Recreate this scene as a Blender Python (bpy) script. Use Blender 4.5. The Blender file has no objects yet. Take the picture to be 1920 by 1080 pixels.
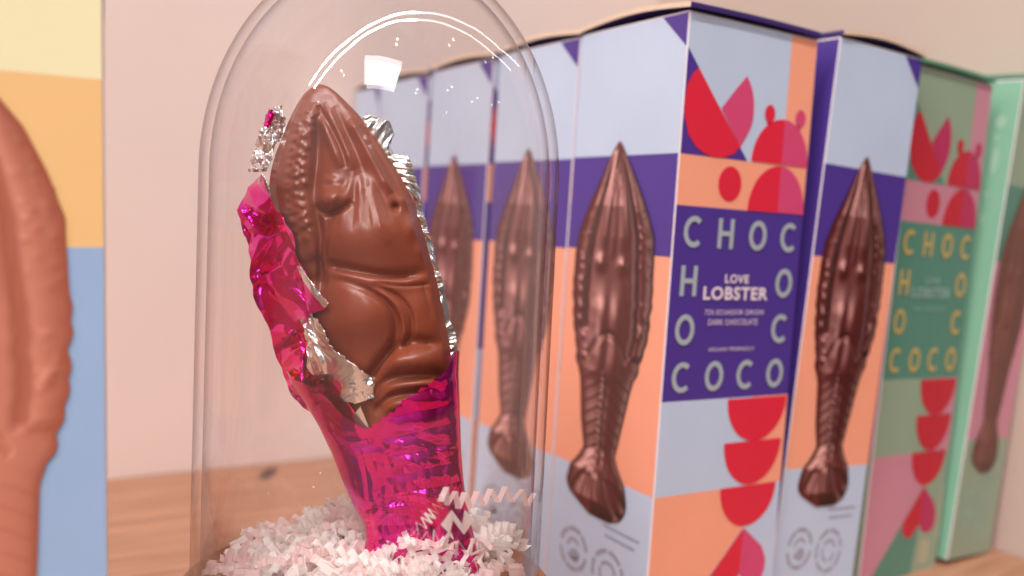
import bpy, bmesh, math, random
import numpy as np
from mathutils import Matrix, Vector
random.seed(7); rng = np.random.default_rng(7)
S = bpy.context.scene

# ------------------------------------------------------------------ camera, light, exposure
HC = 0.1684                                    # camera height above the shelf board
FWD = np.array([0., .99735, -.07273]); RGT = np.array([.99885, .00349, .04785]); UPV = np.cross(RGT, FWD)
FPX = 1716.6
cd = bpy.data.cameras.new('camera'); cam = bpy.data.objects.new('camera', cd); S.collection.objects.link(cam)
M = Matrix([[RGT[i], UPV[i], -FWD[i], 0] for i in range(3)] + [[0, 0, 0, 1]])
M.translation = (0, 0, HC); cam.matrix_world = M
cd.sensor_width = 36; cd.lens = 36 * FPX / 1920; cd.clip_start = .01; cd.clip_end = 50
cd.dof.use_dof = True; cd.dof.focus_distance = .282; cd.dof.aperture_fstop = 6.2
S.camera = cam
W = bpy.data.worlds.new('World'); S.world = W; W.use_nodes = True
nt = W.node_tree; bg = nt.nodes['Background']
tc = nt.nodes.new('ShaderNodeTexCoord'); sx = nt.nodes.new('ShaderNodeSeparateXYZ'); cr = nt.nodes.new('ShaderNodeValToRGB')
mr = nt.nodes.new('ShaderNodeMapRange'); mr.inputs[1].default_value = -1; mr.inputs[2].default_value = 1
nt.links.new(tc.outputs['Generated'], sx.inputs[0]); nt.links.new(sx.outputs[2], mr.inputs[0]); nt.links.new(mr.outputs[0], cr.inputs[0])
e = cr.color_ramp.elements
e[0].position = .2; e[0].color = (.20, .16, .15, 1); e[1].position = .95; e[1].color = (.9, .86, .84, 1)
x = e.new(.5); x.color = (.46, .42, .41, 1); x = e.new(.62); x.color = (.85, .79, .77, 1)
ml = nt.nodes.new('ShaderNodeMapRange')            # added: background brightened on the left to light the carton faces
ml.inputs[1].default_value = -.9; ml.inputs[2].default_value = .7; ml.inputs[3].default_value = 1.2; ml.inputs[4].default_value = .12
nt.links.new(sx.outputs[0], ml.inputs[0]); nt.links.new(cr.outputs[0], bg.inputs[0]); nt.links.new(ml.outputs[0], bg.inputs[1])
S.render.engine = 'CYCLES'
S.cycles.transparent_max_bounces = 24; S.cycles.max_bounces = 10
S.view_settings.view_transform = 'Standard'; S.view_settings.look = 'None'; S.view_settings.gamma = 1
S.view_settings.exposure = -.04

def area(name, loc, rot, sx_, sy_, power, col=(1, .93, .86)):
    l = bpy.data.lights.new(name, 'AREA'); l.shape = 'RECTANGLE'; l.size = sx_; l.size_y = sy_; l.energy = power; l.color = col
    o = bpy.data.objects.new(name, l); S.collection.objects.link(o); o.location = loc; o.rotation_euler = rot
    return o
area('ceiling_panel_lamp', (.10, -1.66, 1.95), (0, 0, 0), .86, .88, 34, (1, .96, .95))
TUBE = [(-1.87, -1.5), (-.64, -.76), (.42, -.02), (1.06, .50), (1.72, 1.2), (2.45, 2.7)]
for a, b in zip(TUBE[:-1], TUBE[1:]):          # one bent line of ceiling tubes
    L = math.dist(a, b)
    area('ceiling_tube_lamp', ((a[0]+b[0])/2, (a[1]+b[1])/2, 1.8), (0, 0, math.atan2(b[1]-a[1], b[0]-a[0])), L, .035, (25 if a[0] < -.3 else 2.6)*L, (1, .93, .90))
for (lx, ly) in [(-.85, -1.4), (.24, -.64), (1.07, -.03), (1.78, .71), (1.04, -1.67), (1.76, -.98), (2.6, -.5), (2.4, -1.9), (3.1, .3), (-1.9, -2.3)]:
    l = bpy.data.lights.new('ceiling_spot_lamp', 'POINT'); l.energy = .7; l.shadow_soft_size = .022; l.color = (1, .94, .88)
    o = bpy.data.objects.new('ceiling_spot_lamp', l); S.collection.objects.link(o); o.location = (lx, ly, 1.78)

# ------------------------------------------------------------------ helpers
def tag(o, label=None, cat=None, group=None, kind=None):
    if label: o['label'] = label
    if cat: o['category'] = cat
    if group: o['group'] = group
    if kind: o['kind'] = kind
    return o
def link(name, me, mats, parent=None, smooth=False):
    o = bpy.data.objects.new(name, me); S.collection.objects.link(o)
    for m in (mats if isinstance(mats, (list, tuple)) else [mats]): me.materials.append(m)
    if parent: o.parent = parent
    if smooth:
        for p in me.polygons: p.use_smooth = True
    return o
def mesh(vs, fs, mi=None):
    me = bpy.data.meshes.new('m'); me.from_pydata([tuple(map(float, v)) for v in vs], [], [tuple(map(int, f)) for f in fs])
    if mi is not None: me.polygons.foreach_set('material_index', mi)
    me.update(); return me
def s2l(c):
    c = np.array(c, float)/255; return tuple(np.where(c <= .04045, c/12.92, ((c+.055)/1.055)**2.4))
def mat(name, rgb, rough=.5, spec=.4, metal=0., noise=0., nscale=60., bump=0., bscale=400., sss=0., coat=0.):
    m = bpy.data.materials.new(name); m.use_nodes = True; n = m.node_tree; b = n.nodes['Principled BSDF']
    c = s2l(rgb); b.inputs['Base Color'].default_value = (*c, 1)
    b.inputs['Roughness'].default_value = rough; b.inputs['Specular IOR Level'].default_value = spec; b.inputs['Metallic'].default_value = metal
    if coat: b.inputs['Coat Weight'].default_value = coat; b.inputs['Coat Roughness'].default_value = .25
    if sss: b.inputs['Subsurface Weight'].default_value = sss; b.inputs['Subsurface Radius'].default_value = (.004, .0015, .0008); b.inputs['Subsurface Scale'].default_value = 1
    if noise or bump:
        t = n.nodes.new('ShaderNodeTexCoord')
        z = n.nodes.new('ShaderNodeTexNoise'); z.inputs['Scale'].default_value = nscale; z.inputs['Detail'].default_value = 4
        n.links.new(t.outputs['Object'], z.inputs['Vector'])
    if noise:
        h = n.nodes.new('ShaderNodeHueSaturation'); h.inputs['Color'].default_value = (*c, 1)
        r = n.nodes.new('ShaderNodeMapRange'); r.inputs[1].default_value = .3; r.inputs[2].default_value = .7; r.inputs[3].default_value = 1-noise; r.inputs[4].default_value = 1+noise
        n.links.new(z.outputs[0], r.inputs[0]); n.links.new(r.outputs[0], h.inputs['Value']); n.links.new(h.outputs[0], b.inputs['Base Color'])
    if bump:
        z2 = n.nodes.new('ShaderNodeTexNoise'); z2.inputs['Scale'].default_value = bscale; z2.inputs['Detail'].default_value = 3
        n.links.new(t.outputs['Object'], z2.inputs['Vector'])
        bp = n.nodes.new('ShaderNodeBump'); bp.inputs['Strength'].default_value = bump; bp.inputs['Distance'].default_value = .001
        n.links.new(z2.outputs[0], bp.inputs['Height']); n.links.new(bp.outputs[0], b.inputs['Normal'])
    return m
def paper(name, rgb): return mat(name, rgb, .42, .45, noise=.025, nscale=25, bump=.04, bscale=900)
UA = np.array([-.5289, .8487]); VA = np.array([.8487, .5289]); A0 = np.array([.0576, .3473])   # the shelf's own axes: u to the back wall, v to the side wall
def sh(u, v, z=0): p = A0 + UA*u + VA*v; return (p[0], p[1], z)

# ------------------------------------------------------------------ shelf, walls
def slab(u0, u1, v0, v1, z0, z1, bev=.0012):
    bm = bmesh.new(); q = [bm.verts.new(sh(u, v, z)) for z in (z0, z1) for u, v in ((u0, v0), (u1, v0), (u1, v1), (u0, v1))]
    for f in ((0, 1, 2, 3), (7, 6, 5, 4), (0, 4, 5, 1), (1, 5, 6, 2), (2, 6, 7, 3), (3, 7, 4, 0)): bm.faces.new([q[i] for i in f])
    bmesh.ops.recalc_face_normals(bm, faces=bm.faces); bmesh.ops.bevel(bm, geom=bm.edges[:], offset=bev, segments=2, affect='EDGES')
    me = bpy.data.meshes.new('slab'); bm.to_mesh(me); bm.free(); return me
def wood():
    m = bpy.data.materials.new('oak_board'); m.use_nodes = True; n = m.node_tree; b = n.nodes['Principled BSDF']; N = n.nodes.new; K = n.links.new
    t = N('ShaderNodeTexCoord'); mp = N('ShaderNodeMapping'); mp.inputs['Rotation'].default_value = (0, 0, -math.atan2(VA[1], VA[0])); K(t.outputs['Object'], mp.inputs[0])
    ms = N('ShaderNodeMapping'); ms.inputs['Scale'].default_value = (5, 60, 60); K(mp.outputs[0], ms.inputs[0])
    z = N('ShaderNodeTexNoise'); z.inputs['Scale'].default_value = 2.2; z.inputs['Detail'].default_value = 7; z.inputs['Distortion'].default_value = 1.2; K(ms.outputs[0], z.inputs['Vector'])
    r = N('ShaderNodeValToRGB'); r.color_ramp.elements[0].position = .3; r.color_ramp.elements[0].color = (*s2l((142, 98, 74)), 1)
    r.color_ramp.elements[1].position = .72; r.color_ramp.elements[1].color = (*s2l((182, 134, 106)), 1); K(z.outputs[0], r.inputs[0])
    # one dark knot in the board
    kn = N('ShaderNodeVectorMath'); kn.operation = 'DISTANCE'; k = KNOT; kn.inputs[1].default_value = k
    sc = N('ShaderNodeVectorMath'); sc.operation = 'MULTIPLY'; sc.inputs[1].default_value = (1, .3, 1); K(t.outputs['Object'], sc.inputs[0]); K(sc.outputs[0], kn.inputs[0])
    kr = N('ShaderNodeMapRange'); kr.inputs[1].default_value = .0030; kr.inputs[2].default_value = .0058; kr.inputs[3].default_value = 1; kr.inputs[4].default_value = 0; kr.interpolation_type = 'SMOOTHSTEP'
    K(kn.outputs['Value'], kr.inputs[0])
    mx = N('ShaderNodeMix'); mx.data_type = 'RGBA'; mx.inputs[7].default_value = (*s2l((52, 34, 34)), 1); K(kr.outputs[0], mx.inputs[0]); K(r.outputs[0], mx.inputs[6])
    K(mx.outputs[2], b.inputs['Base Color']); b.inputs['Roughness'].default_value = .45
    bp = N('ShaderNodeBump'); bp.inputs['Strength'].default_value = .15; bp.inputs['Distance'].default_value = .0005; K(z.outputs[0], bp.inputs['Height']); K(bp.outputs[0], b.inputs['Normal'])
    return m
KNOT = (-.1502, .5753*.3, 0)
tag(link('shelf_board', slab(-.55, .3275, -.9, .2644, -.03, 0), wood()), kind='structure')
wallm = mat('painted_wall', (221, 201, 192), .6, .3, noise=.02, nscale=6, bump=.05, bscale=250)
tag(link('back_wall', slab(.3275, .3475, -.9, .2844, -.03, .42), wallm), kind='structure')
tag(link('side_wall', slab(-.02, .3273, .2646, .2844, -.03, .42), mat('side_wall_shade_paint', (194, 174, 162), .6, .3, noise=.03, nscale=6, bump=.05, bscale=250)), kind='structure')  # wall colour darkened here to stand in for shade on this side

# ------------------------------------------------------------------ printed lobster (vertex-coloured print)
BW, BD, BH = .0682, .0709, .25
def lobster_print(broad=False):
    ts = np.array([.1893, .2, .215, .26, .30, .3435, .38, .4312, .47, .50, .53, .568, .59, .66, .705, .725, .745, .7745, .79, .8056, .815])
    la = np.array([.465, .43, .39, .29, .195, .115, .09, .10, .115, .135, .165, .20, .24, .275, .325, .27, .19, .16, .2, .33, .42])
    ra = np.array([.485, .52, .56, .68, .775, .855, .87, .865, .86, .85, .82, .765, .735, .675, .635, .68, .745, .775, .765, .72, .62])
    if broad:
        ra = np.array([.50, .57, .62, .75, .82, .875, .885, .885, .88, .875, .86, .815, .785, .775, .765, .76, .76, .775, .765, .72, .62])
        la = .96-ra
    nS, nU = 300, 90
    s = np.linspace(0, 1, nS); T = ts[0] + (ts[-1]-ts[0])*s
    la_, ra_ = np.interp(T, ts, la), np.interp(T, ts, ra)
    k = np.ones(5)/5
    la_[3:-3] = np.convolve(la_, k, 'same')[3:-3]; ra_[3:-3] = np.convolve(ra_, k, 'same')[3:-3]
    u = np.sin(np.linspace(-1, 1, nU)*math.pi/2)
    U, Sg = np.meshgrid(u, s); L, R = la_[:, None], ra_[:, None]
    scal = .006*np.sin(s*57+2*np.sin(s*31))*np.sin(s*23+1)*((s > .2) & (s < .62)) + .009*np.abs(np.sin((s-.36)*2*math.pi*12))*((s > .36) & (s < .61))
    X = (L+R)/2 + U*((R-L)/2 + scal[:, None]); Y = np.broadcast_to(T[:, None], X.shape)
    mx, my = X*BW*1000, Sg*156.          # mm
    mid = ((L+R)/2)*BW*1000
    h = 9*np.sqrt(np.clip(1-np.abs(U)**2.3, 0, 1))*np.clip((R-L)/.55, .2, 1)
    g = lambda d, w: np.exp(-(d/w)**2)
    dx = mx-mid; hw = (R-L)/2*BW*1000
    cs = np.clip((.62-Sg)/.05, 0, 1)*np.clip((Sg-.03)/.05, 0, 1)
    groove = .60 - .05*np.sin(Sg*9)
    ce = cs*np.clip((.535-Sg+.03*np.sign(U))/.02, 0, 1)
    h -= ce*3.0*g(np.abs(U)-groove, .055)
    h += ce*1.6*g(np.abs(U)-groove-.2, .16)
    pr = np.random.default_rng(9)
    for k_ in range(90):
        by, bu = pr.uniform(14, 92), pr.uniform(.66, .96)*(1 if k_ % 2 else -1); br = pr.uniform(.7, 1.5)
        h += cs*pr.uniform(.15, .6)*g(np.hypot((U-bu)*hw*.9, my-by), br)
    for k_, w_ in ((.24, .10), (-.24, .10), (0, .06)):       # rostrum ridges
        h += 1.5*g(U-k_*np.clip(Sg/.15, 0, 1), w_)*np.clip((.31-Sg)/.06, 0, 1)*np.clip(Sg/.05, 0, 1)
    h += 1.8*g(np.hypot(np.abs(dx)-7.5, my-50), 3.0)
    h -= 1.3*g(my-79-.06*dx**2, 1.4)*(np.abs(U) < .62)
    h += 2.0*g(np.hypot((np.abs(dx)-5)/5, (my-72)/9), 1) + 1.7*g(np.hypot((np.abs(dx)-5)/4.6, (my-90)/10), 1)
    h += .22*np.sin(dx*3.1+.02*my**1.4)*g(my-58, 14)*(np.abs(U) < .6)
    tail = np.clip((Sg-.60)/.05, 0, 1)*np.clip((.865-Sg)/.02, 0, 1)
    seg = (my - .55*np.abs(dx))/5.4
    h += tail*(.55*((seg % 1)**1.5) - .8*g(np.abs(dx)-1.6, .8))
    h += tail*2.2*g(dx+1.2, .9)*(.4+.6*np.sin(my*2*math.pi/5.4)**2)
    fan = np.clip((Sg-.87)/.03, 0, 1)
    ang = np.arctan2(dx, my-128)
    h += fan*(.35*np.sin(ang*22) + 1.3*np.cos(ang*5.5))
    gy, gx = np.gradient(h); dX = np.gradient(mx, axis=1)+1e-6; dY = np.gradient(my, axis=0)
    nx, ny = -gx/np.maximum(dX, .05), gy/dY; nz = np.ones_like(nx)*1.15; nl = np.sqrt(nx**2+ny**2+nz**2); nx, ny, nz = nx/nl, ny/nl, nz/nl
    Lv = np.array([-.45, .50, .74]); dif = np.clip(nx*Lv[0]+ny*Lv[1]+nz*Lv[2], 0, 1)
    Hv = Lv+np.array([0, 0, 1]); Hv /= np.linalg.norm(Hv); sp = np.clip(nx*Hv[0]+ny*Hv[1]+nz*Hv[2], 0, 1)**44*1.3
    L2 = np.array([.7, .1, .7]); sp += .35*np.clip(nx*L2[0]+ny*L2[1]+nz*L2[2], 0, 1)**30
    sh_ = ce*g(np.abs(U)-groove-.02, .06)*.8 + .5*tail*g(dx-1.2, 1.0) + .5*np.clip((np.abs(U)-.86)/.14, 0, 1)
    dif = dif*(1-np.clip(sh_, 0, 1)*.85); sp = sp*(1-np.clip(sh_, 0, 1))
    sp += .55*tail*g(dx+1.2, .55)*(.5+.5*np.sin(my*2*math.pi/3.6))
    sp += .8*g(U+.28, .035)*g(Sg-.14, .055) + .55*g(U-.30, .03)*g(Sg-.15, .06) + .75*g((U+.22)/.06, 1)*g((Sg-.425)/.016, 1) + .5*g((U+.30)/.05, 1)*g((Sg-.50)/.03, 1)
    vs = np.stack([np.full(X.size, -.00045), (1-X.ravel())*BW, (1-Y.ravel())*BH], -1)
    idx = np.arange(nS*nU).reshape(nS, nU)
    fs = np.stack([idx[:-1, :-1], idx[1:, :-1], idx[1:, 1:], idx[:-1, 1:]], -1).reshape(-1, 4)
    return vs, fs, dif.ravel(), sp.ravel()
LP0 = lobster_print(); LP1 = lobster_print(True)
def print_mesh(dark, lit, hi, spk=1.0, LP=LP0):
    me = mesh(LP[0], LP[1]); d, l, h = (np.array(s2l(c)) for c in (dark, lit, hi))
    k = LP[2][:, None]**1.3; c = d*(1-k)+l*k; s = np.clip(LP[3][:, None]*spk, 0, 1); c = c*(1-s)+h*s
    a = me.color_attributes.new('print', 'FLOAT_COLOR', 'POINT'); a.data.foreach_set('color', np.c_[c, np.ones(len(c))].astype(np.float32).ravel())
    return me
def print_mat(name):
    m = mat(name, (120, 60, 50), .35, .5); n = m.node_tree; v = n.nodes.new('ShaderNodeVertexColor'); v.layer_name = 'print'
    n.links.new(v.outputs[0], n.nodes['Principled BSDF'].inputs['Base Color']); return m
PRINT = print_mat('printed_chocolate_picture')
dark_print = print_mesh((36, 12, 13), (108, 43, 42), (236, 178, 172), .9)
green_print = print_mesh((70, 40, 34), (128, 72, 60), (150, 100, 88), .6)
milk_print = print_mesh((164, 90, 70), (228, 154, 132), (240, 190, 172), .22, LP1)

# ------------------------------------------------------------------ carton artwork
def smooth(pts, n=6):
    """closed Catmull-Rom through the points"""
    P = np.array(pts, float); out = []; N = len(P)
    for i in range(N):
        p0, p1, p2, p3 = P[i-1], P[i], P[(i+1) % N], P[(i+2) % N]
        for t in np.linspace(0, 1, n, endpoint=False):
            out.append(.5*((2*p1)+(-p0+p2)*t+(2*p0-5*p1+4*p2-p3)*t*t+(-p0+3*p1-3*p2+p3)*t**3))
    return out
def arcp(cx, cy, rx, ry, a0, a1, n=24): return [(cx+rx*math.cos(math.radians(a)), cy+ry*math.sin(math.radians(a))) for a in np.linspace(a0, a1, n)]
EI = .006; Z1 = .9985; Z0 = .003
T1, T2, T3, T4, T5 = .2120, .2895, .3697, .5928, .7430
def polys_to_mesh(polys, fmap):
    """polys: (points (a,t), material index, layer)"""
    vs, fs, mi = [], [], []
    for pts, m_, ly in polys:
        b = len(vs); vs += [fmap(a, t, ly) for a, t in pts]; fs.append(tuple(range(b, b+len(pts)))); mi.append(m_)
    return mesh(vs, fs, mi)
E0 = .00008; DE = .00007
f_let = lambda a, t, k: (a*BD, -(E0+DE*k), BH*(1-t))
f_lob = lambda a, t, k: (-(E0+DE*k), (1-a)*BW, BH*(1-t))
f_spi = lambda a, t, k: ((1-a)*BD, BW+E0+DE*k, BH*(1-t))
def rect(a0, t0, a1, t1): return [(a0, t0), (a0, t1), (a1, t1), (a1, t0)]
# colour slots: 0 pale blue 1 purple 2 peach 3 red 4 pink
lx0, lx1 = EI, 1-EI
def letter_panel():
    P = [(rect(lx0, Z0, lx1, T1), 0, 0), (rect(.782, Z0, lx1, T1), 2, 1), ([(lx0, .054), (lx0, T1), (.505, T1)], 1, 1),
         (rect(lx0, T1, lx1, T2), 2, 0), (rect(lx0, T2, lx1, T4), 1, 0),
         (rect(lx0, T4, lx1, T5), 0, 0), (rect(.70, T4, lx1, T5), 2, 1), (rect(lx0, T5, lx1, Z1), 2, 0),
         ([(.7161, .8123), (.1, Z1), (lx1, Z1), (lx1, T5+.0), (.715, T5)], 0, 1), ([(.70, .818), (.1, Z1), (.66, Z1), (.70, .90)], 1, 2)]
    # half disc cut by the diagonal, leaf, domes with knobs
    red = [(.0891, .0813), (.05, .092), (.0155, .1103), (.008, .135), (.0142, .1560), (.051, .1829), (.1107, .1992), (.1789, .2085), (.2458, .2117), (.3193, .2110), (.3911, .2034), (.4396, .1914)]
    P.append((red, 3, 3))
    P.append(([(.2757, .1363), (.36, .108), (.4492, .0805), (.475, .0895), (.4986, .1003), (.513, .112), (.5205, .124), (.5225, .136), (.5216, .146), (.51, .159), (.4919, .1685), (.4396, .1914)], 4, 3))
    for cy, h in ((T1-.001, .0725), (T2-.0005, .0755)):
        r_ = .246
        P.append((arcp(.776, cy, r_*.99, h, 180, 270, 18)+[(.776, cy)], 3, 3))
        P.append(([(.776, cy)]+arcp(.776, cy, .218, h, 270, 360, 18), 4, 3))
    P.append((arcp(.650, .1325, .042, .0140, 0, 350, 22), 3, 5)); P.append((rect(.635, .135, .675, .158), 3, 2))
    P.append((arcp(.902, .1325, .042, .0140, 0, 350, 22), 4, 5)); P.append((rect(.872, .135, .912, .158), 4, 2))
    P.append((arcp(.384, .2505, .088, .0275, 0, 350, 30), 3, 2))
    for y, l, r, b in ((T4+.002, .500, .985, .6680), (.6675, .4985, .968, .7410), (.7425, .498, .955, .8120)):
        P.append((arcp((l+r)/2-.02*0, y, (r-l)/2, b-y, 0, 180, 30), 3, 3))
    hr = [(.7145, .8150), (.60, .848), (.4900, .8820), (.475, .892), (.49, .905), (.53, .915), (.576, .919), (.62, .915), (.650, .906), (.7025, .8921)]
    P.append((hr, 3, 3)); P.append(([(.7145, .8150), (.7025, .8921), (.735, .906), (.795, .914), (.85, .914), (.895, .908), (.918, .893), (.918, .875), (.877, .8523)], 4, 3))
    return polys_to_mesh(P, f_let)
def picture_panel():
    P = [(rect(lx0, Z0, lx1, T1), 0, 0), ([(.783, Z0), (lx1, .0531), (lx1, Z0)], 1, 1), (rect(lx0, T1, lx1, T3), 1, 0),
         (rect(lx0, T3, lx1, T5), 2, 0), (rect(lx0, T5, lx1, Z1), 0, 0)]
    return polys_to_mesh(P, f_lob)
def spine_panel(): return polys_to_mesh([(rect(.006, Z0, .994, Z1), 0, 0)], f_spi)
def ring_polys(cx, cy, rx, ry, wd, segs):
    out = []
    for a0, a1 in segs:
        o = arcp(cx, cy, rx, ry, a0, a1, 12); i = arcp(cx, cy, rx*(1-wd), ry*(1-wd), a1, a0, 12); out.append((o+i, 0, 2))
    return out
def stamps():
    P = []
    P += ring_polys(.283, .8897, .150, .0390, .20, [(10, 62), (68, 118), (124, 172), (192, 240), (246, 300), (306, 350)])
    P += ring_polys(.283, .8897, .075, .0200, .28, [(20, 150), (190, 330)]); P.append((arcp(.30, .900, .05, .012, 0, 345, 16), 0, 2))
    P += ring_polys(.640, .9000, .160, .0415, .17, [(5, 50), (58, 100), (108, 150), (160, 205), (214, 262), (270, 318), (326, 352)])
    P += ring_polys(.640, .9000, .085, .0220, .25, [(15, 80), (100, 200), (215, 345)])
    for (a0, a1, y) in ((.568, .91, .8225), (.592, .875, .8378)):
        x_ = a0
        while x_ < a1:
            w_ = random.uniform(.010, .022); P.append((rect(x_, y-.0028, min(x_+w_, a1), y+.0022), 0, 2)); x_ += w_+.006
    return polys_to_mesh(P, f_lob)
def strip(pts, wd):
    """stroke polygon along points in mm"""
    P = np.array(pts, float); d = np.gradient(P, axis=0); d /= np.linalg.norm(d, axis=1)[:, None]; n = np.stack([-d[:, 1], d[:, 0]], -1)*wd/2
    return [*map(tuple, P+n), *map(tuple, (P-n)[::-1])]
def letters():
    """C H O C / H . . O / O . . C / C O C O round the panel, drawn as strokes"""
    rows = [(.3286, [(.137, 'C'), (.3817, 'H'), (.6327, 'O'), (.885, 'C')]), (.4045, [(.1324, 'H'), (.878, 'O')]),
            (.4805, [(.1301, 'O'), (.8724, 'C')]), (.5553, [(.1303, 'C'), (.3765, 'O'), (.6191, 'C'), (.8643, 'O')])]
    polys = []
    h, w_, st = 10.0, 8.0, 2.1
    for t, L in rows:
        for a, c in L:
            S_ = []
            if c == 'O': S_ = [strip([(w_/2*.98*math.cos(q), h/2*math.sin(q)) for q in np.linspace(0, 2*math.pi, 40)], st)]
            if c == 'C': S_ = [strip([(w_/2*1.06*math.cos(q)+.5, h/2*math.sin(q)) for q in np.linspace(math.radians(48), math.radians(312), 34)], st)]
            if c == 'H': S_ = [strip([(-w_*.40, -h/2-.9), (-w_*.40, 0), (-w_*.40, h/2+.9)], st), strip([(w_*.40, -h/2-.9), (w_*.40, 0), (w_*.40, h/2+.9)], st), strip([(-w_*.40+st/2, 0), (0, 0), (w_*.40-st/2, 0)], st*.9)]
            for s_ in S_: polys.append((s_, a, t))
    vs, fs = [], []
    for s_, a, t in polys:
        n = len(s_)//2; b = len(vs)
        for X, Y in s_: vs.append((a*BD+X/1000, -(E0+DE*4), BH*(1-t)+Y/1000))
        for i in range(n-1): fs.append((b+i, b+i+1, b+2*n-2-i, b+2*n-1-i))
    return mesh(vs, fs)
def words(lines):
    """lines: text, centre a, t top, t bottom, width in a -> one mesh on the lettering face"""
    allv, allf = [], []
    for txt, ac, t0, t1, wa, bold in lines:
        c = bpy.data.curves.new('words', 'FONT'); c.body = txt; c.size = 1; c.offset = bold; c.space_character = 1.1; c.resolution_u = 3
        o = bpy.data.objects.new('words', c); S.collection.objects.link(o)
        bpy.context.view_layer.update(); me = bpy.data.meshes.new_from_object(o.evaluated_get(bpy.context.evaluated_depsgraph_get()))
        v = np.array([x.co[:2] for x in me.vertices]); mn, mx_ = v.min(0), v.max(0)
        v = (v-mn)/(mx_-mn); hh = (t1-t0)*BH; ww = wa*BD
        b = len(allv); allv += [(ac*BD+(p[0]-.5)*ww, -(E0+DE*4.5), BH*(1-t1)+p[1]*hh) for p in v]; allf += [tuple(b+i for i in p.vertices) for p in me.polygons]
        bpy.data.objects.remove(o); bpy.data.curves.remove(c); bpy.data.meshes.remove(me)
    return mesh(allv, allf)
def carton_mesh():
    bm = bmesh.new(); bmesh.ops.create_cube(bm, size=1)
    for v in bm.verts: v.co = ((v.co.x+.5)*BD, (v.co.y+.5)*BW, (v.co.z+.5)*BH)
    bmesh.ops.bevel(bm, geom=bm.edges[:], offset=.0005, segments=3, affect='EDGES')
    me = bpy.data.meshes.new('carton'); bm.to_mesh(me); bm.free(); return me
def lid_mesh():
    """thin folded board lying on the carton, bulging a little along its middle"""
    n = 20; vs, fs, mi = [], [], []
    def zt(i, j): a, b = i/n, j/n; return BH+.0007+.0024*math.sin(math.pi*b)*(1-a*.7)+.0005*math.sin(math.pi*a)
    for k in (0, .0019):
        for i in range(n+1):
            for j in range(n+1): vs.append((-.0012+(BD+.0008)*i/n, -.0016+(BW+.0012)*j/n, zt(i, j)+k))
    I = lambda k, i, j: k*(n+1)**2+i*(n+1)+j
    for i in range(n):
        for j in range(n):
            fs.append((I(1, i, j), I(1, i+1, j), I(1, i+1, j+1), I(1, i, j+1))); mi.append(0)
            fs.append((I(0, i, j), I(0, i, j+1), I(0, i+1, j+1), I(0, i+1, j))); mi.append(0)
    for i in range(n):
        fs += [(I(0, i, 0), I(0, i+1, 0), I(1, i+1, 0), I(1, i, 0)), (I(0, i+1, n), I(0, i, n), I(1, i, n), I(1, i+1, n)),
               (I(0, 0, i+1), I(0, 0, i), I(1, 0, i), I(1, 0, i+1)), (I(0, n, i), I(0, n, i+1), I(1, n, i+1), I(1, n, i))]; mi += [0, 0, 1, 0]
    return mesh(vs, fs, mi)
white_edge = paper('white_card_edge', (232, 222, 228))
P_BLUE, P_PUR, P_PEACH, P_RED, P_PINK = paper('pale_blue_print', (190, 206, 230)), paper('purple_print', (78, 54, 144)), paper('peach_print', (246, 166, 136)), paper('red_print', (222, 40, 66)), paper('rose_print', (212, 74, 120))
G_SAGE, G_TEAL, G_MAUVE, G_RED, G_PINK = paper('sage_print', (150, 170, 146)), paper('teal_print', (90, 142, 124)), paper('mauve_print', (204, 140, 158)), paper('crimson_print', (200, 44, 60)), paper('dark_rose_print', (190, 54, 98))
G_SPINE = paper('mint_print', (132, 182, 156)); Y_TOP, Y_MID, Y_LOW = paper('cream_print', (246, 240, 196)), paper('amber_print', (244, 202, 140)), paper('sky_print', (156, 188, 228))
SILVER = mat('silver_foil_letter', (196, 210, 218), .35, .5, metal=.35); GOLD = mat('gold_foil_letter', (226, 196, 118), .38, .5, metal=.25)
TITLE = paper('pale_title_ink', (232, 216, 228)); GREY = paper('grey_ink', (160, 158, 176)); GTITLE = paper('pale_green_ink', (150, 186, 170))
CREAM = paper('raw_board_edge', (226, 200, 176)); LIDP = paper('dark_purple_board', (62, 44, 112)); LIDG = paper('green_board', (92, 146, 116))
CHIP = paper('beige_sticker', (178, 178, 150))
M_letter, M_pic, M_spine, M_stamp, M_lett, M_carton, M_lid = letter_panel, picture_panel, spine_panel, stamps, letters, carton_mesh, lid_mesh
M_words = words([('LOVE', .495, .3925, .4065, .185, .03), ('LOBSTER', .4985, .4122, .4335, .505, .03),
                 ('72% ECUADOR ORIGIN', .497, .4490, .4570, .46, .0), ('DARK CHOCOLATE', .493, .4640, .4735, .385, .0), ('VEGAN FRIENDLY', .496, .5095, .5155, .365, .0)])
M_words_g = words([('LOVE', .495, .3925, .4065, .185, .03), ('LOBSTER', .4985, .4122, .4335, .505, .03), ('MILK CHOCOLATE', .493, .4500, .4590, .40, .0)])
def empty(name, loc, M_=None):
    o = bpy.data.objects.new(name, None); o.empty_display_size = .02; S.collection.objects.link(o); o.location = loc
    if M_ is not None: o.matrix_world = M_
    return o
def make_box(colors, spine, lidm, pic, lett_mat, word_mesh, word_mat, extra=False):
    r = empty('chocolate_box', (0, 0, 0))
    link('carton', carton_mesh(), white_edge, r)
    link('lettered_panel', letter_panel(), colors, r)
    link('letters', letters(), lett_mat, r)
    link('title', word_mesh, word_mat, r)
    link('picture_panel', picture_panel(), colors, r)
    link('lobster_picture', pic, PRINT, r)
    link('stamps', stamps(), GREY if not extra else GTITLE, r)
    link('spine_panel', spine_panel(), spine, r)
    link('lid', lid_mesh(), [lidm, CREAM if not extra else lidm], r)
    return r
purple = make_box([P_BLUE, P_PUR, P_PEACH, P_RED, P_PINK], P_PUR, LIDP, dark_print, SILVER, M_words, TITLE)
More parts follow.
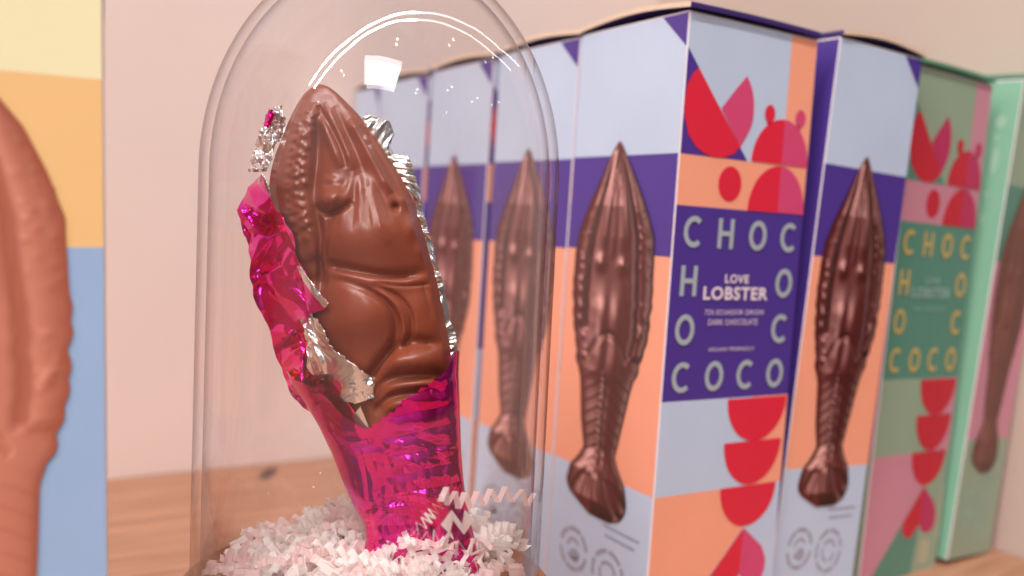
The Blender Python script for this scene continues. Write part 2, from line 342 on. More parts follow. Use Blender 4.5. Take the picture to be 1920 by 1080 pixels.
green = make_box([G_SAGE, G_TEAL, G_MAUVE, G_RED, G_PINK], G_SPINE, LIDG, green_print, GOLD, M_words_g, GTITLE, True)
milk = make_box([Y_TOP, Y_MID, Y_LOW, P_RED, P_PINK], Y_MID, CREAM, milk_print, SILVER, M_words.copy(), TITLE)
# the milk box reads cream / amber / blue from the top: recolour its fields
for ch in milk.children:
    if ch.name.startswith('picture_panel'):
        ch.data.polygons.foreach_set('material_index', [0, 0, 1, 2, 2])
def copy_tree(o):
    r = o.copy(); S.collection.objects.link(r)
    for ch in list(o.children):
        c = ch.copy(); S.collection.objects.link(c); c.parent = r; c.matrix_parent_inverse = Matrix()
    return r
def place(o, x, y, deg, lean=0., su=1., sv=1., label='', group=None):
    o.matrix_world = Matrix.Translation((x, y, 0)) @ Matrix.Rotation(lean, 4, 'Y') @ Matrix.Rotation(math.radians(deg), 4, 'Z') @ Matrix.Diagonal((sv, su, 1, 1))
    return tag(o, label, 'chocolate box', group)
GP = 'purple and peach chocolate boxes standing on the shelf'; GG = 'green chocolate boxes standing on the shelf'
place(purple, A0[0], A0[1], 31.93, .0142, label='big purple and peach box with sharp silver letters, nearest of its row beside the dome', group=GP)
for k, (off, su, lb) in enumerate([(BW+.0008, 1, 'second purple and peach box in the row, behind the right edge of the dome'),
                                   (2*BW+.007, 1, 'third box in the row, wholly seen through the dome'),
                                   (3*BW+.012, .98, 'fourth box in the row, seen through the dome just right of the chocolate lobster'),
                                   (4*BW+.0128, .60, 'farthest box of the row by the back wall, barely peeking past the chocolate tip')]):
    c = copy_tree(purple); p = A0+UA*off; place(c, p[0], p[1], 31.93, .0142, su, label=lb, group=GP)
c = copy_tree(purple); place(c, .1647, .4172, 119.52, .0563, .7788, label='purple box with its lobster picture facing front, between silver lettered and gold lettered boxes', group=GP)
place(green, .1732, .4298, 33.70, .0366, 1, .9026, label='green and mauve chocolate box with gold CHOC letters facing front', group=GG)
c = copy_tree(green); place(c, .2686, .4916, 125.06, .075, .6336, label='green chocolate box with pale mint spine and lobster picture against the side wall', group=GG)
for ch in c.children:
    if ch.name.startswith('spine_panel'):
        marks = [(.80, .086, .05, .013), (.78, .118, .02, .007), (.80, .165, .035, .030), (.76, .235, .02, .008), (.76, .285, .025, .012), (.70, .40, .02, .010), (.70, .44, .025, .014), (.70, .485, .02, .012), (.74, .55, .02, .010)]
        ink = paper('worn_pale_ink', (158, 192, 170))
        for a, t, w_, h_ in marks: link('spine_mark', polys_to_mesh([(arcp(.40+a*.60, t, w_*.8, h_, 0, 345, 14), 0, 2)], f_spi), ink, c)
# the sticker that only the green lettered box carries
link('sticker', polys_to_mesh([(rect(.74, .928, .87, .978), 0, 4), (rect(.945, .815, .985, .93), 0, 4)], f_let), CHIP, green)
place(milk, -.0935, .218, 121.93, -.024, label='cream, amber and blue box with a pale milk chocolate lobster picture at the left', group=None)

# ------------------------------------------------------------------ chocolate lobster (traced outline, real depth)
ZL = .285
CAM = np.array([0, 0, HC])
# plane of the lobster: parallel to the picture, origin at the camera axis, one traced unit = ZL/FPX metres
def place_px(X, Y, relief):
    """traced sheet units (right, down, towards the viewer) -> metres"""
    X, Y, relief = np.broadcast_arrays(np.asarray(X, float), np.asarray(Y, float), np.asarray(relief, float))
    Z = ZL*(1-relief/FPX)
    d = FWD[None]+RGT[None]*((X.ravel()-960)/FPX)[:, None]-UPV[None]*((Y.ravel()-540)/FPX)[:, None]
    return CAM+d*Z.ravel()[:, None]
LY = [(158, 600), (160, 592), (165, 582), (175, 571), (190, 560), (210, 549), (235, 538), (260, 528), (290, 516), (320, 508), (350, 504), (390, 508), (430, 522), (470, 538), (510, 550), (560, 560), (600, 568), (650, 580), (700, 598), (750, 618), (800, 634), (900, 660), (1000, 690), (1090, 705)]
RY = [(158, 602), (160, 610), (165, 620), (175, 633), (190, 648), (210, 668), (235, 689), (260, 706), (300, 732), (340, 757), (380, 777), (400, 783), (440, 795), (480, 806), (500, 812), (540, 822), (580, 830), (620, 838), (655, 845), (700, 846), (800, 848), (900, 852), (1000, 862), (1090, 872)]
def lx(y): return np.interp(y, *zip(*LY))
def rx(y): return np.interp(y, *zip(*RY))
def dpoly(X, Y, pts):
    """distance, signed side and parameter along a polyline"""
    best = np.full(X.shape, 1e9); sd = np.zeros(X.shape); par = np.zeros(X.shape); n = len(pts)-1
    for i in range(n):
        a = np.array(pts[i], float); b = np.array(pts[i+1], float); ab = b-a
        t = np.clip(((X-a[0])*ab[0]+(Y-a[1])*ab[1])/(ab@ab), 0, 1); dx, dy = X-a[0]-t*ab[0], Y-a[1]-t*ab[1]; d = np.hypot(dx, dy)
        s = np.sign(ab[0]*(Y-a[1])-ab[1]*(X-a[0])); m = d < best
        best = np.where(m, d, best); sd = np.where(m, d*s, sd); par = np.where(m, (i+t)/n, par)
    return best, sd, par
def cr_line(pts, n=8):
    P = np.array([pts[0]]+list(pts)+[pts[-1]], float); out = []
    for i in range(1, len(P)-2):
        p0, p1, p2, p3 = P[i-1:i+3]
        for t in np.linspace(0, 1, n, endpoint=False): out.append(.5*((2*p1)+(-p0+p2)*t+(2*p0-5*p1+4*p2-p3)*t*t+(-p0+3*p1-3*p2+p3)*t**3))
    out.append(P[-2]); return out
def ridge(X, Y, pts, w, h, taper=.25):
    d, s, p = dpoly(X, Y, cr_line(pts)); t = np.clip(np.minimum(p, 1-p)/taper, 0, 1) if taper else 1
    return h*np.exp(-(d/(w*1.3))**2)*t
def ledge(X, Y, pts, wsoft, wsharp, h, taper=.15):
    """raised plate edge: steep on the side where sd<0, soft on the other"""
    d, s, p = dpoly(X, Y, cr_line(pts)); t = np.clip(np.minimum(p, 1-p)/taper, 0, 1)
    return h*np.where(s > 0, np.exp(-(d/wsoft)**2), np.exp(-(d/wsharp)**2))*t
def mound(X, Y, cx, cy, ax, ay, h, rot=0., pw=2.):
    c, s = math.cos(math.radians(rot)), math.sin(math.radians(rot)); x_, y_ = X-cx, Y-cy
    r = ((x_*c+y_*s)/ax)**2+((-x_*s+y_*c)/ay)**2
    return h*np.exp(-r**(pw/2))
bead_rng = np.random.default_rng(3)
BEADS = []
for i in range(15):
    y = 208+i*15.5
    cx = np.interp(y, [200, 260, 300, 360, 420, 470, 520], [576, 564, 556, 552, 564, 578, 590])
    for q in (-1, 0, 1):
        if bead_rng.random() < .12: continue
        BEADS.append((cx+q*14.5+bead_rng.uniform(-3.5, 3.5), y+(q % 2)*7.5+bead_rng.uniform(-3.5, 3.5), bead_rng.uniform(5.5, 8.5), bead_rng.uniform(2.0, 4.4)))
def relief(X, Y):
    L, R = lx(Y), rx(Y); hw = np.maximum((R-L)/2, 2); U = np.clip((X-(L+R)/2)/hw, -1, 1)
    T = .50*hw*np.interp(Y, [150, 400, 700, 1100], [.95, 1.0, .98, .9])
    b0 = T*(1-np.abs(U)**2.3)**.55; h = b0.copy()
    # claw strip folded along the left side, parted from the body by a groove
    gl = [(596, 196), (597, 240), (594, 300), (590, 350), (594, 400), (602, 440), (604, 500), (600, 560)]
    h -= ridge(X, Y, gl, 8, 12, .08)
    h += ridge(X, Y, [(578, 190), (562, 250), (550, 310), (548, 370), (562, 430), (580, 490)], 22, 9, .1)
    h += ridge(X, Y, [(604, 395), (609, 430), (606, 470), (609, 515)], 3.2, 5, .2)
    for bx, by, br, bh in BEADS: h += mound(X, Y, bx, by, br, br*.85, bh)
    for bx, by, ax_, ay_, hh in ((566, 418, 15, 12, 5), (572, 446, 17, 13, 6), (583, 476, 16, 15, 6), (588, 508, 14, 14, 5), (590, 540, 13, 14, 4)): h += mound(X, Y, bx, by, ax_, ay_, hh)
    # rostrum: long ridges running from the tip
    h += ridge(X, Y, [(583, 196), (602, 228), (622, 268), (640, 315)], 7.5, 7, .2)
    h += ridge(X, Y, [(606, 192), (630, 236), (650, 282), (664, 318)], 6.5, 6, .25)
    h -= ridge(X, Y, [(596, 196), (618, 236), (638, 276), (652, 316)], 4.5, 4.5, .25)
    h -= ridge(X, Y, [(624, 200), (650, 250), (672, 300), (690, 350)], 8, 6, .25)
    h += ledge(X, Y, [(655, 222), (682, 262), (704, 306), (736, 362)], 11, 5, 8, .15)
    h -= ridge(X, Y, [(672, 232), (704, 276), (732, 322), (758, 372)], 6, 5, .2)
    h -= mound(X, Y, 605, 305, 16, 62, 5)
    # eye with its socket, right socket
    h += mound(X, Y, 622, 370, 26, 19, 19, -12, 2.4)
    h -= ridge(X, Y, [(594, 382), (606, 398), (626, 399), (646, 388), (660, 376)], 4.5, 7, .2)
    h += mound(X, Y, 624, 338, 14, 8, 4)
    h -= mound(X, Y, 741, 388, 7, 8, 10)
    h += mound(X, Y, 757, 372, 14, 18, 5); h += mound(X, Y, 772, 430, 13, 20, 6, -15); h += mound(X, Y, 790, 468, 10, 18, 5, -15)
    # carapace: raised saddle with fine folds fanning down
    h += mound(X, Y, 695, 448, 84, 60, 20, 8, 2.4)
    for i, (x0, x1) in enumerate(((655, 612), (662, 636), (668, 658), (674, 676), (682, 694), (690, 716), (700, 738))):
        h += ridge(X, Y, [(x0, 318+i*3), (x0+(x1-x0)*.35, 360), (x0+(x1-x0)*.75, 405), (x1, 440+6*math.sin(i*2.))], 4.2, 1.5 if i % 2 else -1.5, .3)
    h += ridge(X, Y, [(668, 330), (690, 372), (712, 420), (728, 462)], 12, 4, .3)
    # cervical fold
    h -= ridge(X, Y, [(606, 494), (640, 502), (700, 514), (750, 518), (800, 508)], 8, 8, .2)
    h += ledge(X, Y, [(606, 505), (650, 516), (700, 524), (760, 527), (812, 518)], 14, 7, 3.5, .2)
    h -= ridge(X, Y, [(700, 530), (760, 536), (818, 530)], 3, 3, .25)
    # big side plates, sweeping down in arcs
    h += mound(X, Y, 672, 588, 66, 66, 21, 10, 2.4)
    h -= ridge(X, Y, [(612, 520), (668, 532), (712, 556), (738, 590), (742, 632), (722, 672), (696, 706)], 7.5, 8, .2)
    h += ridge(X, Y, [(650, 524), (706, 544), (742, 572), (756, 606), (752, 640), (736, 668)], 5, 5, .2)
    h -= ridge(X, Y, [(690, 534), (740, 552), (768, 584), (772, 622), (758, 652)], 4, 5, .2)
    h += mound(X, Y, 798, 590, 34, 44, 6, 0, 2.6)
    h -= ridge(X, Y, [(792, 530), (800, 560), (812, 600)], 4, 3, .3)
    # first tail plates
    h -= ridge(X, Y, [(690, 722), (706, 690), (738, 656), (780, 640), (830, 646)], 9, 9, .15)
    h += mound(X, Y, 772, 678, 50, 20, 16, -4, 2.3)
    h -= ridge(X, Y, [(694, 748), (722, 716), (760, 702), (806, 704), (846, 716)], 8, 7, .15)
    h += mound(X, Y, 786, 722, 50, 13, 9, -6, 2.4)
    h -= ridge(X, Y, [(700, 775), (736, 744), (790, 734), (840, 742)], 7, 6, .15)
    h += mound(X, Y, 776, 756, 52, 14, 8, -6, 2.4)
    h += mound(X, Y, 668, 700, 34, 42, 6, 20)
    h += 1.0*np.sin(X*.045+Y*.03)*np.sin(Y*.052-X*.02)
    fade = np.clip((1-np.abs(U))*9, 0, 1)
    return np.maximum(b0+(h-b0)*1.4*np.minimum(fade, 1), 0)*fade**.5
def lobster_mesh():
    n, F, Bk = 420, 230, 40
    ys = 158+(1090-158)*(np.linspace(0, 1, n)**1.12)
    u = np.sin(np.linspace(-1, 1, F)*math.pi/2)
    k = np.ones(7)/7; L, R = lx(ys), rx(ys)
    L[8:-8] = np.convolve(L, k, 'same')[8:-8]; R[8:-8] = np.convolve(R, k, 'same')[8:-8]
    X = (L+R)[:, None]/2+(R-L)[:, None]/2*u[None]; Y = np.repeat(ys[:, None], F, 1); h = relief(X, Y)
    ub = np.sin(np.linspace(1, -1, Bk+2)[1:-1]*math.pi/2)
    Xb = (L+R)[:, None]/2+(R-L)[:, None]/2*ub[None]; Yb = np.repeat(ys[:, None], Bk, 1); hb = -.55*((R-L)/2)[:, None]*np.sqrt(1-ub[None]**2)
    P = place_px(np.c_[X, Xb], np.c_[Y, Yb], np.c_[h, hb]); C = F+Bk; idx = np.arange(n*C).reshape(n, C); nx_ = np.roll(idx, -1, 1)
    fs = np.stack([idx[:-1], idx[1:], nx_[1:], nx_[:-1]], -1).reshape(-1, 4).tolist()
    fs += [tuple(idx[0]), tuple(idx[-1][::-1])]
    return mesh(P, fs)
CHOC = mat('milk_chocolate', (134, 65, 42), .32, .45, noise=.05, nscale=40, bump=.04, bscale=500, sss=.08)
# crumpled foil ---------------------------------------------------
def crumple(X, Y, seed, lams=(90, 62, 44, 33, 24, 17), amp=.16):
    r = np.random.default_rng(seed); out = np.zeros(np.shape(X))
    wx = X+14*np.sin(Y*.035+seed)+9*np.sin(X*.05+1.3*seed); wy = Y+14*np.sin(X*.04+2*seed)+9*np.sin(Y*.06)
    for l in lams:
        for _ in range(2):
            a = r.uniform(0, math.pi); ph = r.uniform(0, 1); q = (wx*math.cos(a)+wy*math.sin(a))/(l*r.uniform(.8, 1.3))+ph
            tri = np.abs((q % 1)-.5)*2-.5
            msk = .5+.5*np.sin(wx*r.uniform(.01, .03)+wy*r.uniform(.01, .03)+r.uniform(0, 6))
            out += tri*l*amp*msk
    return out
def poly_at(pts, s): P = np.array(cr_line(pts, 10), float); q = np.linspace(0, 1, len(P)); return np.interp(s, q, P[:, 0]), np.interp(s, q, P[:, 1])
def ribbon(outer, inner, ro, ri, seed, amp=.16, ns=160, nt_=70, bulge=10, over=6, jag=3., thick=.9, lams=(90, 62, 44, 33, 24, 17), clear=True):
    s = np.linspace(0, 1, ns); ox, oy = poly_at(outer, s); ix, iy = poly_at(inner, s)
    r = np.random.default_rng(seed); J = lambda: np.interp(s, np.linspace(0, 1, 42), r.uniform(-jag, jag, 42))
    ox = ox+J(); oy = oy+J(); ix = ix+J(); iy = iy+J()
    t = np.linspace(0, 1, nt_)[None]; X = ox[:, None]*(1-t)+ix[:, None]*t; Y = oy[:, None]*(1-t)+iy[:, None]*t
    c = crumple(X, Y, seed, lams, amp); h = ro*(1-t)+ri*t+bulge*np.sin(math.pi*t)+c
    X2 = X+.25*crumple(X+500, Y, seed+1, lams, amp)*np.sin(math.pi*t); 
    if clear:
        base = np.where((X2 > lx(Y)) & (X2 < rx(Y)), relief(X2, Y), -40); h = np.maximum(h, base+over+.35*np.abs(c))
    P1 = place_px(X2, Y, h); P2 = place_px(X2, Y, h-thick); idx = np.arange(ns*nt_).reshape(ns, nt_); N = ns*nt_
    f = np.stack([idx[:-1, :-1], idx[1:, :-1], idx[1:, 1:], idx[:-1, 1:]], -1).reshape(-1, 4); fs = f.tolist()+(f[:, ::-1]+N).tolist()
    rim = list(idx[0])+list(idx[1:, -1])+list(idx[-1, -2::-1])+list(idx[-2:0:-1, 0])
    fs += [(rim[i-1], rim[i], rim[i]+N, rim[i-1]+N) for i in range(len(rim))]
    return mesh(np.r_[P1, P2], fs)
def wrap_mesh():
    """foil sleeve round the tail: full tube with a ragged upper rim"""
    WL = [(640, 512), (690, 534), (720, 547), (760, 574), (800, 598), (850, 622), (900, 641), (950, 663), (985, 682), (1010, 686), (1040, 680), (1100, 664)]
    WR = [(640, 863), (655, 862), (700, 860), (760, 862), (850, 865), (900, 869), (950, 876), (1000, 888), (1040, 897), (1100, 908)]
    n, F, Bk = 300, 240, 60
    u = np.linspace(0, 1, F)
    top = np.interp(u, [0, .03, .08, .12, .17, .22, .27, .33, .40, .48, .56, .64, .72, .80, .88, .93, .965, 1], [690, 712, 722, 732, 752, 786, 792, 806, 796, 782, 770, 752, 740, 722, 708, 694, 672, 655])
    top = top+np.interp(u, np.linspace(0, 1, 50), np.random.default_rng(5).uniform(-4, 4, 50))
    th = np.cos(np.linspace(math.pi, 0, F)); 
    Y = top[None]+(1100-top[None])*np.linspace(0, 1, n)[:, None]
    L, R = np.interp(Y, *zip(*WL)), np.interp(Y, *zip(*WR)); X = L+(R-L)*u[None]; hw = (R-L)/2; U = 2*u[None]-1
    h = .52*hw*(1-np.abs(U)**2.4)**.55*np.clip((1100-Y)/160+.55, .5, 1)
    c = crumple(X, Y, 11, (130, 84, 50, 30), .065)
    # folds pressed round the tail rings beneath
    ring = 3.0*np.abs(np.sin((Y+.22*(X-760))*math.pi/37))*np.clip((X-700)/50, 0, 1)*np.clip((960-Y)/60, 0, 1)
    ring += 2.2*np.abs(np.sin((X-.28*(Y-700))*math.pi/24+1.4*np.sin(Y*.02)))*np.clip((Y-800)/120, 0, 1)
    ring += 2.4*np.exp(-((X-(838+.02*(Y-700)))/7)**2)-2.0*np.exp(-((X-818)/9)**2)
    edge = np.clip((1-np.abs(U))*7, 0, 1)
    h = h+(c+ring)*edge
    inside = (X > lx(Y)) & (X < rx(Y)); h = np.maximum(h, np.where(inside, relief(X, Y)+4.5+.4*np.abs(c), -50)*np.where(Y < 900, 1, 0)+np.where(Y < 900, 0, -50))
    ub = np.linspace(1, 0, Bk+2)[1:-1]; Yb = np.linspace(0, 1, n)[:, None]*(1100-np.interp(ub, [0, 1], [700, 655])[None])+np.interp(ub, [0, 1], [700, 655])[None]
    Lb, Rb = np.interp(Yb, *zip(*WL)), np.interp(Yb, *zip(*WR)); Xb = Lb+(Rb-Lb)*ub[None]
    hb = -.6*(Rb-Lb)/2*np.sqrt(np.clip(1-(2*ub[None]-1)**2, 0, 1))+.6*crumple(Xb, Yb, 12, (90, 50, 30), .12)*np.clip((1-np.abs(2*ub-1))*7, 0, 1)[None]
    P = place_px(np.c_[X, Xb], np.c_[Y, Yb], np.c_[h, hb]); C = F+Bk; idx = np.arange(n*C).reshape(n, C); nx_ = np.roll(idx, -1, 1)
    return mesh(P, np.stack([idx[:-1], idx[1:], nx_[1:], nx_[:-1]], -1).reshape(-1, 4).tolist())
def foil_mat(name, a, b_, rough=.2, bump=.5, coat=.4):
    m = bpy.data.materials.new(name); m.use_nodes = True; n = m.node_tree; b = n.nodes['Principled BSDF']; N = n.nodes.new; K = n.links.new
    t = N('ShaderNodeTexCoord'); z = N('ShaderNodeTexNoise'); z.inputs['Scale'].default_value = 55; z.inputs['Detail'].default_value = 3; K(t.outputs['Object'], z.inputs['Vector'])
    r = N('ShaderNodeValToRGB'); r.color_ramp.elements[0].position = .38; r.color_ramp.elements[0].color = (*s2l(a), 1); r.color_ramp.elements[1].position = .62; r.color_ramp.elements[1].color = (*s2l(b_), 1)
    K(z.outputs[0], r.inputs[0]); K(r.outputs[0], b.inputs['Base Color']); b.inputs['Metallic'].default_value = .92; b.inputs['Coat Weight'].default_value = coat; b.inputs['Coat Roughness'].default_value = .05; b.inputs['Roughness'].default_value = rough
    v = N('ShaderNodeTexVoronoi'); v.inputs['Scale'].default_value = 170; v.feature = 'SMOOTH_F1'; K(t.outputs['Object'], v.inputs['Vector'])
    bp = N('ShaderNodeBump'); bp.inputs['Strength'].default_value = bump; bp.inputs['Distance'].default_value = .0006; K(v.outputs['Distance'], bp.inputs['Height']); K(bp.outputs[0], b.inputs['Normal'])
    return m
PINK = foil_mat('magenta_foil', (232, 0, 158), (244, 4, 128), .15, .25); PINKD = foil_mat('deep_magenta_foil', (216, 0, 156), (232, 0, 122), .14, .5, .35); SILV = foil_mat('silver_foil', (222, 216, 214), (240, 236, 232), .22, .3)
lob = empty('chocolate_lobster', tuple(place_px(770, 1075, 0)[0]))
tag(lob, 'milk chocolate lobster half unwrapped from magenta foil, standing in paper shreds', 'chocolate')
bpy.context.view_layer.update()
def lpart(name, me, m, label=None):
    o = link(name, me, m, lob, True); o.matrix_parent_inverse = lob.matrix_world.inverted()
    if label: o['label'] = label
    return o
lpart('body', lobster_mesh(), CHOC)
flap = lpart('foil_flap', ribbon([(487, 326), (464, 356), (446, 395), (458, 440), (468, 480), (470, 525), (481, 572), (504, 612), (512, 652), (531, 700), (550, 745), (592, 784), (634, 850)],
     [(490, 328), (506, 372), (530, 408), (548, 440), (558, 482), (578, 524), (613, 573), (577, 597), (588, 640), (600, 672), (628, 704), (650, 748), (690, 812)], -22, 26, 21, .34, 260, 90, 12, 7, 2.6, lams=(95, 62, 42)), PINK, 'torn magenta foil peeled back along the left side')
lpart('foil_sleeve', wrap_mesh(), PINKD, 'magenta foil still wrapped round the tail')
LS = (40, 26, 17, 11)
lpart('foil_lining', ribbon([(564, 600), (574, 636), (577, 690), (606, 712), (636, 716), (640, 750), (668, 756)], [(578, 586), (601, 606), (617, 642), (642, 668), (674, 690), (700, 716), (701, 744)], 34, 46, 31, .22, 140, 60, 7, 14, 2.5, lams=(46, 30, 19, 12)), SILV, 'silver inside of the foil curling over the chocolate')
lpart('foil_lining', ribbon([(556, 500), (574, 536), (608, 578)], [(562, 498), (586, 532), (616, 569)], 40, 44, 32, .1, 60, 14, 2, 16, .8, lams=(17, 11)), SILV)
lpart('foil_lining', ribbon([(484, 338), (486, 366), (504, 398)], [(491, 326), (505, 352), (512, 394)], 12, 18, 33, .15, 50, 20, 4, 8, 1, lams=(17, 11)), SILV)
lpart('foil_lining', ribbon([(660, 780), (668, 795), (686, 806)], [(676, 762), (688, 790), (694, 810)], 40, 44, 34, .05, 30, 14, 1, 13, .5, lams=(17,)), SILV)
lpart('foil_lining', ribbon([(504, 206), (490, 240), (477, 280), (467, 322)], [(528, 198), (534, 236), (517, 278), (500, 324)], -20, -8, 35, .42, 120, 60, 6, 3, 3.5, lams=LS), SILV, 'crumpled silver foil rising behind the left claw')
lpart('foil_scrap', ribbon([(504, 206), (497, 222), (494, 236)], [(513, 204), (512, 224), (504, 240)], 2, 4, 39, .2, 30, 14, 4, 3, 1.2, lams=(17, 11)), PINK)
lpart('foil_lining', ribbon([(690, 214), (726, 226), (738, 250), (736, 282), (768, 298), (781, 338), (789, 372), (799, 415), (815, 472), (831, 532), (846, 600), (856, 642), (862, 668)],
     [(676, 226), (698, 262), (712, 292), (732, 322), (752, 350), (768, 385), (777, 420), (792, 490), (808, 545), (820, 600), (824, 650), (822, 690), (828, 712)], -14, -2, 36, .24, 260, 50, 6, -30, 3.0, lams=(34, 20, 12)), SILV, 'crumpled silver foil along the right edge')

# ------------------------------------------------------------------ wooden base, paper shreds, glass dome
JC = np.array([-.0423, .2916]); JR = .0555; JZ0 = .050; JZ1 = .1799; JB = .0700
def lathe(prof, n=160, closed=False):
    vs, fs = [], []; m = len(prof)
    for r, z in prof:
        for k in range(n): a = 2*math.pi*k/n; vs.append((JC[0]+r*math.cos(a), JC[1]+r*math.sin(a), z))
    for i in range(m if closed else m-1):
        j = (i+1) % m
        for k in range(n): q = (k+1) % n; fs.append((i*n+k, i*n+q, j*n+q, j*n+k))
    me = mesh(vs, fs); bm = bmesh.new(); bm.from_mesh(me); bmesh.ops.remove_doubles(bm, verts=bm.verts, dist=1e-6); bmesh.ops.recalc_face_normals(bm, faces=bm.faces); bm.to_mesh(me); bm.free(); return me
basew = mat('varnished_wood_base', (150, 98, 60), .4, .5, noise=.15, nscale=30)
tag(link('wooden_base', lathe([(0, .0), (.061, 0), (.062, .002), (.062, .044), (.060, .0485), (.058, .0498), (0, .0499)]), basew, None, True), 'round wooden base under the glass dome and the paper shreds', 'base')
def glass():
    m = bpy.data.materials.new('clear_glass'); m.use_nodes = True; n = m.node_tree; n.nodes.clear(); N = n.nodes.new; K = n.links.new
    out = N('ShaderNodeOutputMaterial'); mx = N('ShaderNodeMixShader'); tr = N('ShaderNodeBsdfTransparent'); gl = N('ShaderNodeBsdfGlossy'); gl.inputs['Roughness'].default_value = .0; gl.inputs['Color'].default_value = (.95, .96, 1, 1)
    fr = N('ShaderNodeFresnel'); fr.inputs['IOR'].default_value = 1.5
    geo = N('ShaderNodeNewGeometry'); dt = N('ShaderNodeVectorMath'); dt.operation = 'DOT_PRODUCT'; K(geo.outputs['Normal'], dt.inputs[0]); K(geo.outputs['Incoming'], dt.inputs[1])
    ab = N('ShaderNodeMath'); ab.operation = 'ABSOLUTE'; K(dt.outputs['Value'], ab.inputs[0])
    # thin-wall fresnel on both sides of the sheet (schlick)
    om = N('ShaderNodeMath'); om.operation = 'SUBTRACT'; om.inputs[0].default_value = 1; K(ab.outputs[0], om.inputs[1])
    pw = N('ShaderNodeMath'); pw.operation = 'POWER'; pw.inputs[1].default_value = 5; K(om.outputs[0], pw.inputs[0])
    ma = N('ShaderNodeMath'); ma.operation = 'MULTIPLY_ADD'; ma.inputs[1].default_value = .45; ma.inputs[2].default_value = .034; K(pw.outputs[0], ma.inputs[0])
    # glass is crossed at a slant near its edge: longer way, more tint
    cr_ = N('ShaderNodeValToRGB'); cr_.color_ramp.elements[0].position = 0; cr_.color_ramp.elements[0].color = (.58, .50, .47, 1); cr_.color_ramp.interpolation = 'EASE'; cr_.color_ramp.elements[1].position = .34; cr_.color_ramp.elements[1].color = (.99, .985, .985, 1); K(ab.outputs[0], cr_.inputs[0])
    tcg = N('ShaderNodeTexCoord'); mg = N('ShaderNodeMapping'); mg.inputs['Scale'].default_value = (1, 1, .06); K(tcg.outputs['Object'], mg.inputs[0])
    zg = N('ShaderNodeTexNoise'); zg.inputs['Scale'].default_value = 90; zg.inputs['Detail'].default_value = 1; K(mg.outputs[0], zg.inputs['Vector'])
    bg_ = N('ShaderNodeBump'); bg_.inputs['Strength'].default_value = .10; bg_.inputs['Distance'].default_value = .001; K(zg.outputs[0], bg_.inputs['Height']); K(bg_.outputs[0], gl.inputs['Normal'])
    K(cr_.outputs[0], tr.inputs[0]); K(ma.outputs[0], mx.inputs[0]); K(tr.outputs[0], mx.inputs[1]); K(gl.outputs[0], mx.inputs[2]); K(mx.outputs[0], out.inputs[0]); return m
WT = .0030; prof = [(JR, JZ0+.0002), (JR, .09), (JR, .13), (JR, JZ1)]
A_ = np.linspace(0, math.pi/2, 60)[1:]
prof += [(JR*math.cos(a), JZ1+JB*math.sin(a)) for a in A_[:-1]]+[(0, JZ1+JB)]
prof += [(0, JZ1+JB-WT)]+[((JR-WT)*math.cos(a), JZ1+(JB-WT)*math.sin(a)) for a in A_[:-1][::-1]]+[(JR-WT, JZ1), (JR-WT, .13), (JR-WT, .09), (JR-WT, JZ0+.0002)]
tag(link('glass_dome', lathe(prof, 200, True), glass(), None, True), 'tall clear glass dome covering the half unwrapped chocolate lobster', 'bell jar')
# shreds
PW = mat('white_paper_shred', (255, 253, 250), .7, .2, bump=.1, bscale=500); PP = mat('pale_pink_paper_shred', (255, 236, 234), .7, .2, bump=.1, bscale=500)
def moundz(dx, dy):
    r2 = (dx*dx+dy*dy)/.052**2
    return .0535+.011*max(0, 1-r2)+.014*math.exp(-((dx-.032)**2+(dy-.0)**2)/.017**2)+.012*math.exp(-((dx-.020)**2+(dy+.028)**2)/.015**2)+.006*math.exp(-((dx+.012)**2+(dy-.02)**2)/.012**2)
sv, sf, sm = [], [], []
def shred(c, d, nrm, n, step, amp, wd, mt, curl=0.):
    """one crinkle-cut strip: an accordion of short folds"""
    d = np.array(d, float); d /= np.linalg.norm(d); nrm = np.array(nrm, float); nrm -= d*(nrm@d); nrm /= np.linalg.norm(nrm); bn = np.cross(d, nrm)
    p = np.array(c, float); b = len(sv); SUB = 4; tw = rng.normal(0, .05)
    for k in range(n*SUB+1):
        ph = math.pi*k/SUB; w_ = max(-1, min(1, 1.25*math.sin(ph)))
        q = p+nrm*amp/2*w_
        sv.append(q-bn*wd/2); sv.append(q+bn*wd/2)
        if k: i = b+2*k; sf.append((i-2, i-1, i+1, i)); sm.append(mt)
        p = p+d*step/SUB; a = curl/SUB; d = d*math.cos(a)+nrm*math.sin(a)+bn*tw/SUB; d /= np.linalg.norm(d); nrm = nrm-d*(nrm@d); nrm /= np.linalg.norm(nrm); bn = np.cross(d, nrm)
made = 0
while made < 400:
    r = .0505*math.sqrt(rng.uniform(0, 1)); a = rng.uniform(0, 2*math.pi); dx, dy = r*math.cos(a), r*math.sin(a)
    z = moundz(dx, dy)-abs(rng.normal(0, .005))+.0008
    z = max(z, .0515)
    n = int(rng.integers(8, 17)); st = rng.uniform(.0020, .0030); d = np.array([rng.normal(), rng.normal(), rng.normal()*.35]); d /= np.linalg.norm(d)
    c = np.array([JC[0]+dx, JC[1]+dy, z])-d*st*n/2; i0, f0 = len(sv), len(sf)
    shred(c, d, rng.normal(size=3), n, st, rng.uniform(.0032, .0050), rng.uniform(.0015, .0024), int(rng.random() < .35), rng.normal(0, .16))
    Q = np.array(sv[i0:])
    if (np.hypot(*(Q[:, :2]-JC).T) > .0530).any() or (Q[:, 2] < .0502).any() or any(q[2] > moundz(q[0]-JC[0], q[1]-JC[1])+.005 for q in Q):
        del sv[i0:]; del sf[f0:]; del sm[f0:]; continue
    made += 1
def at(x, y, Z): d = FWD+RGT*((x-960)/FPX)-UPV*((y-540)/FPX); return CAM+d*Z
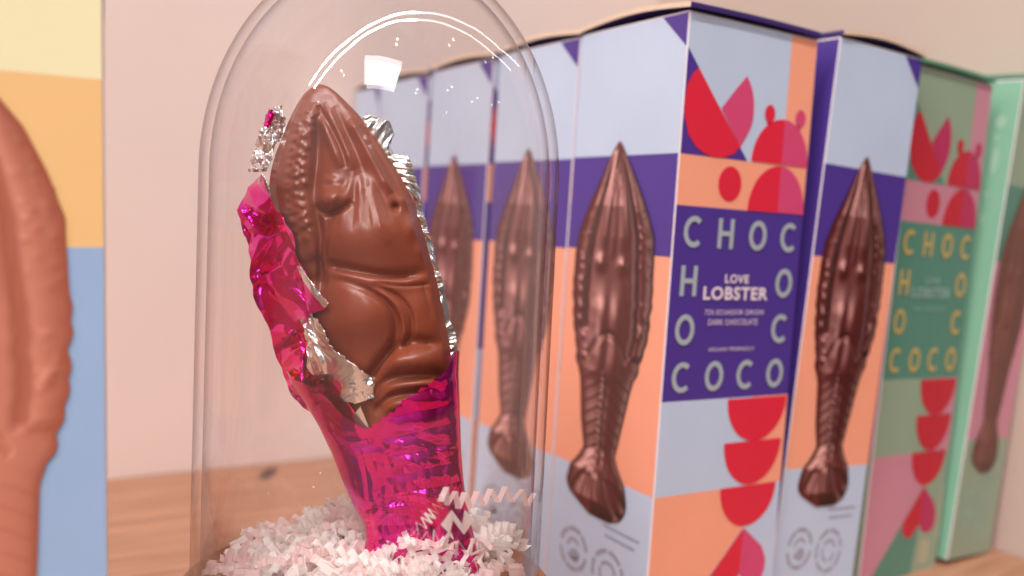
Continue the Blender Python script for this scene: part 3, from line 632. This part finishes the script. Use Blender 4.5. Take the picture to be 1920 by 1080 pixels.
def long_shred(pts, Z, stepc, amp, wd, mt, side):
    s = np.linspace(0, 1, stepc); X, Y = poly_at(pts, s); Zs = np.interp(s, np.linspace(0, 1, len(Z)), Z); b = len(sv)
    P = np.array([at(x, y, z) for x, y, z in zip(X, Y, Zs)]); D = np.gradient(P, axis=0)
    for k in range(stepc):
        d = D[k]/np.linalg.norm(D[k]); nn = np.array(side, float); nn -= d*(nn@d); nn /= np.linalg.norm(nn); bn = np.cross(d, nn)
        q = P[k]+nn*(amp/2 if k % 2 else -amp/2); sv.append(q-bn*wd/2); sv.append(q+bn*wd/2)
        if k: i = b+2*k; sf.append((i-2, i-1, i+1, i)); sm.append(mt)
U3 = UPV+.15*FWD
long_shred([(690, 1052), (740, 1020), (790, 985), (812, 960), (832, 935)], [.245, .248, .250, .252, .253], 24, .0034, .0026, 0, U3*.7-RGT*.5)
long_shred([(828, 925), (858, 938), (900, 935), (950, 926), (1000, 938)], [.253, .258, .270, .285, .295], 16, .0046, .0020, 1, U3)
long_shred([(770, 1000), (800, 1012), (830, 1006), (852, 1030), (880, 1022), (905, 1045)], [.247, .247, .248, .249, .25, .251], 17, .0042, .0022, 1, U3)
long_shred([(832, 985), (848, 975), (868, 984), (884, 972)], [.250]*4, 4, .0030, .0055, 0, FWD*.6+UPV*.6)
long_shred([(700, 1075), (760, 1060), (820, 1062), (880, 1078)], [.243]*4, 24, .0034, .0024, 0, U3)
long_shred([(560, 985), (585, 975), (610, 955), (622, 940)], [.30]*4, 12, .0040, .0026, 0, U3)
long_shred([(905, 1000), (935, 990), (965, 996), (985, 1030)], [.262, .265, .27, .272], 16, .0036, .0026, 0, U3)
sme = mesh(sv, sf, sm)
sme.polygons.foreach_set('use_smooth', [True]*len(sf))
for m_ in (PW, PP):            # thin paper lets some light through
    n_ = m_.node_tree; t_ = n_.nodes.new('ShaderNodeBsdfTranslucent'); t_.inputs[0].default_value = n_.nodes['Principled BSDF'].inputs['Base Color'].default_value; x_ = n_.nodes.new('ShaderNodeMixShader'); x_.inputs[0].default_value = .5
    o_ = n_.nodes['Material Output']; n_.links.new(n_.nodes['Principled BSDF'].outputs[0], x_.inputs[1]); n_.links.new(t_.outputs[0], x_.inputs[2]); n_.links.new(x_.outputs[0], o_.inputs[0])
so = link('paper_shreds', sme, [PW, PP]); tag(so, 'crinkled white and pale pink paper shreds heaped inside the dome', 'paper shreds', kind='stuff')
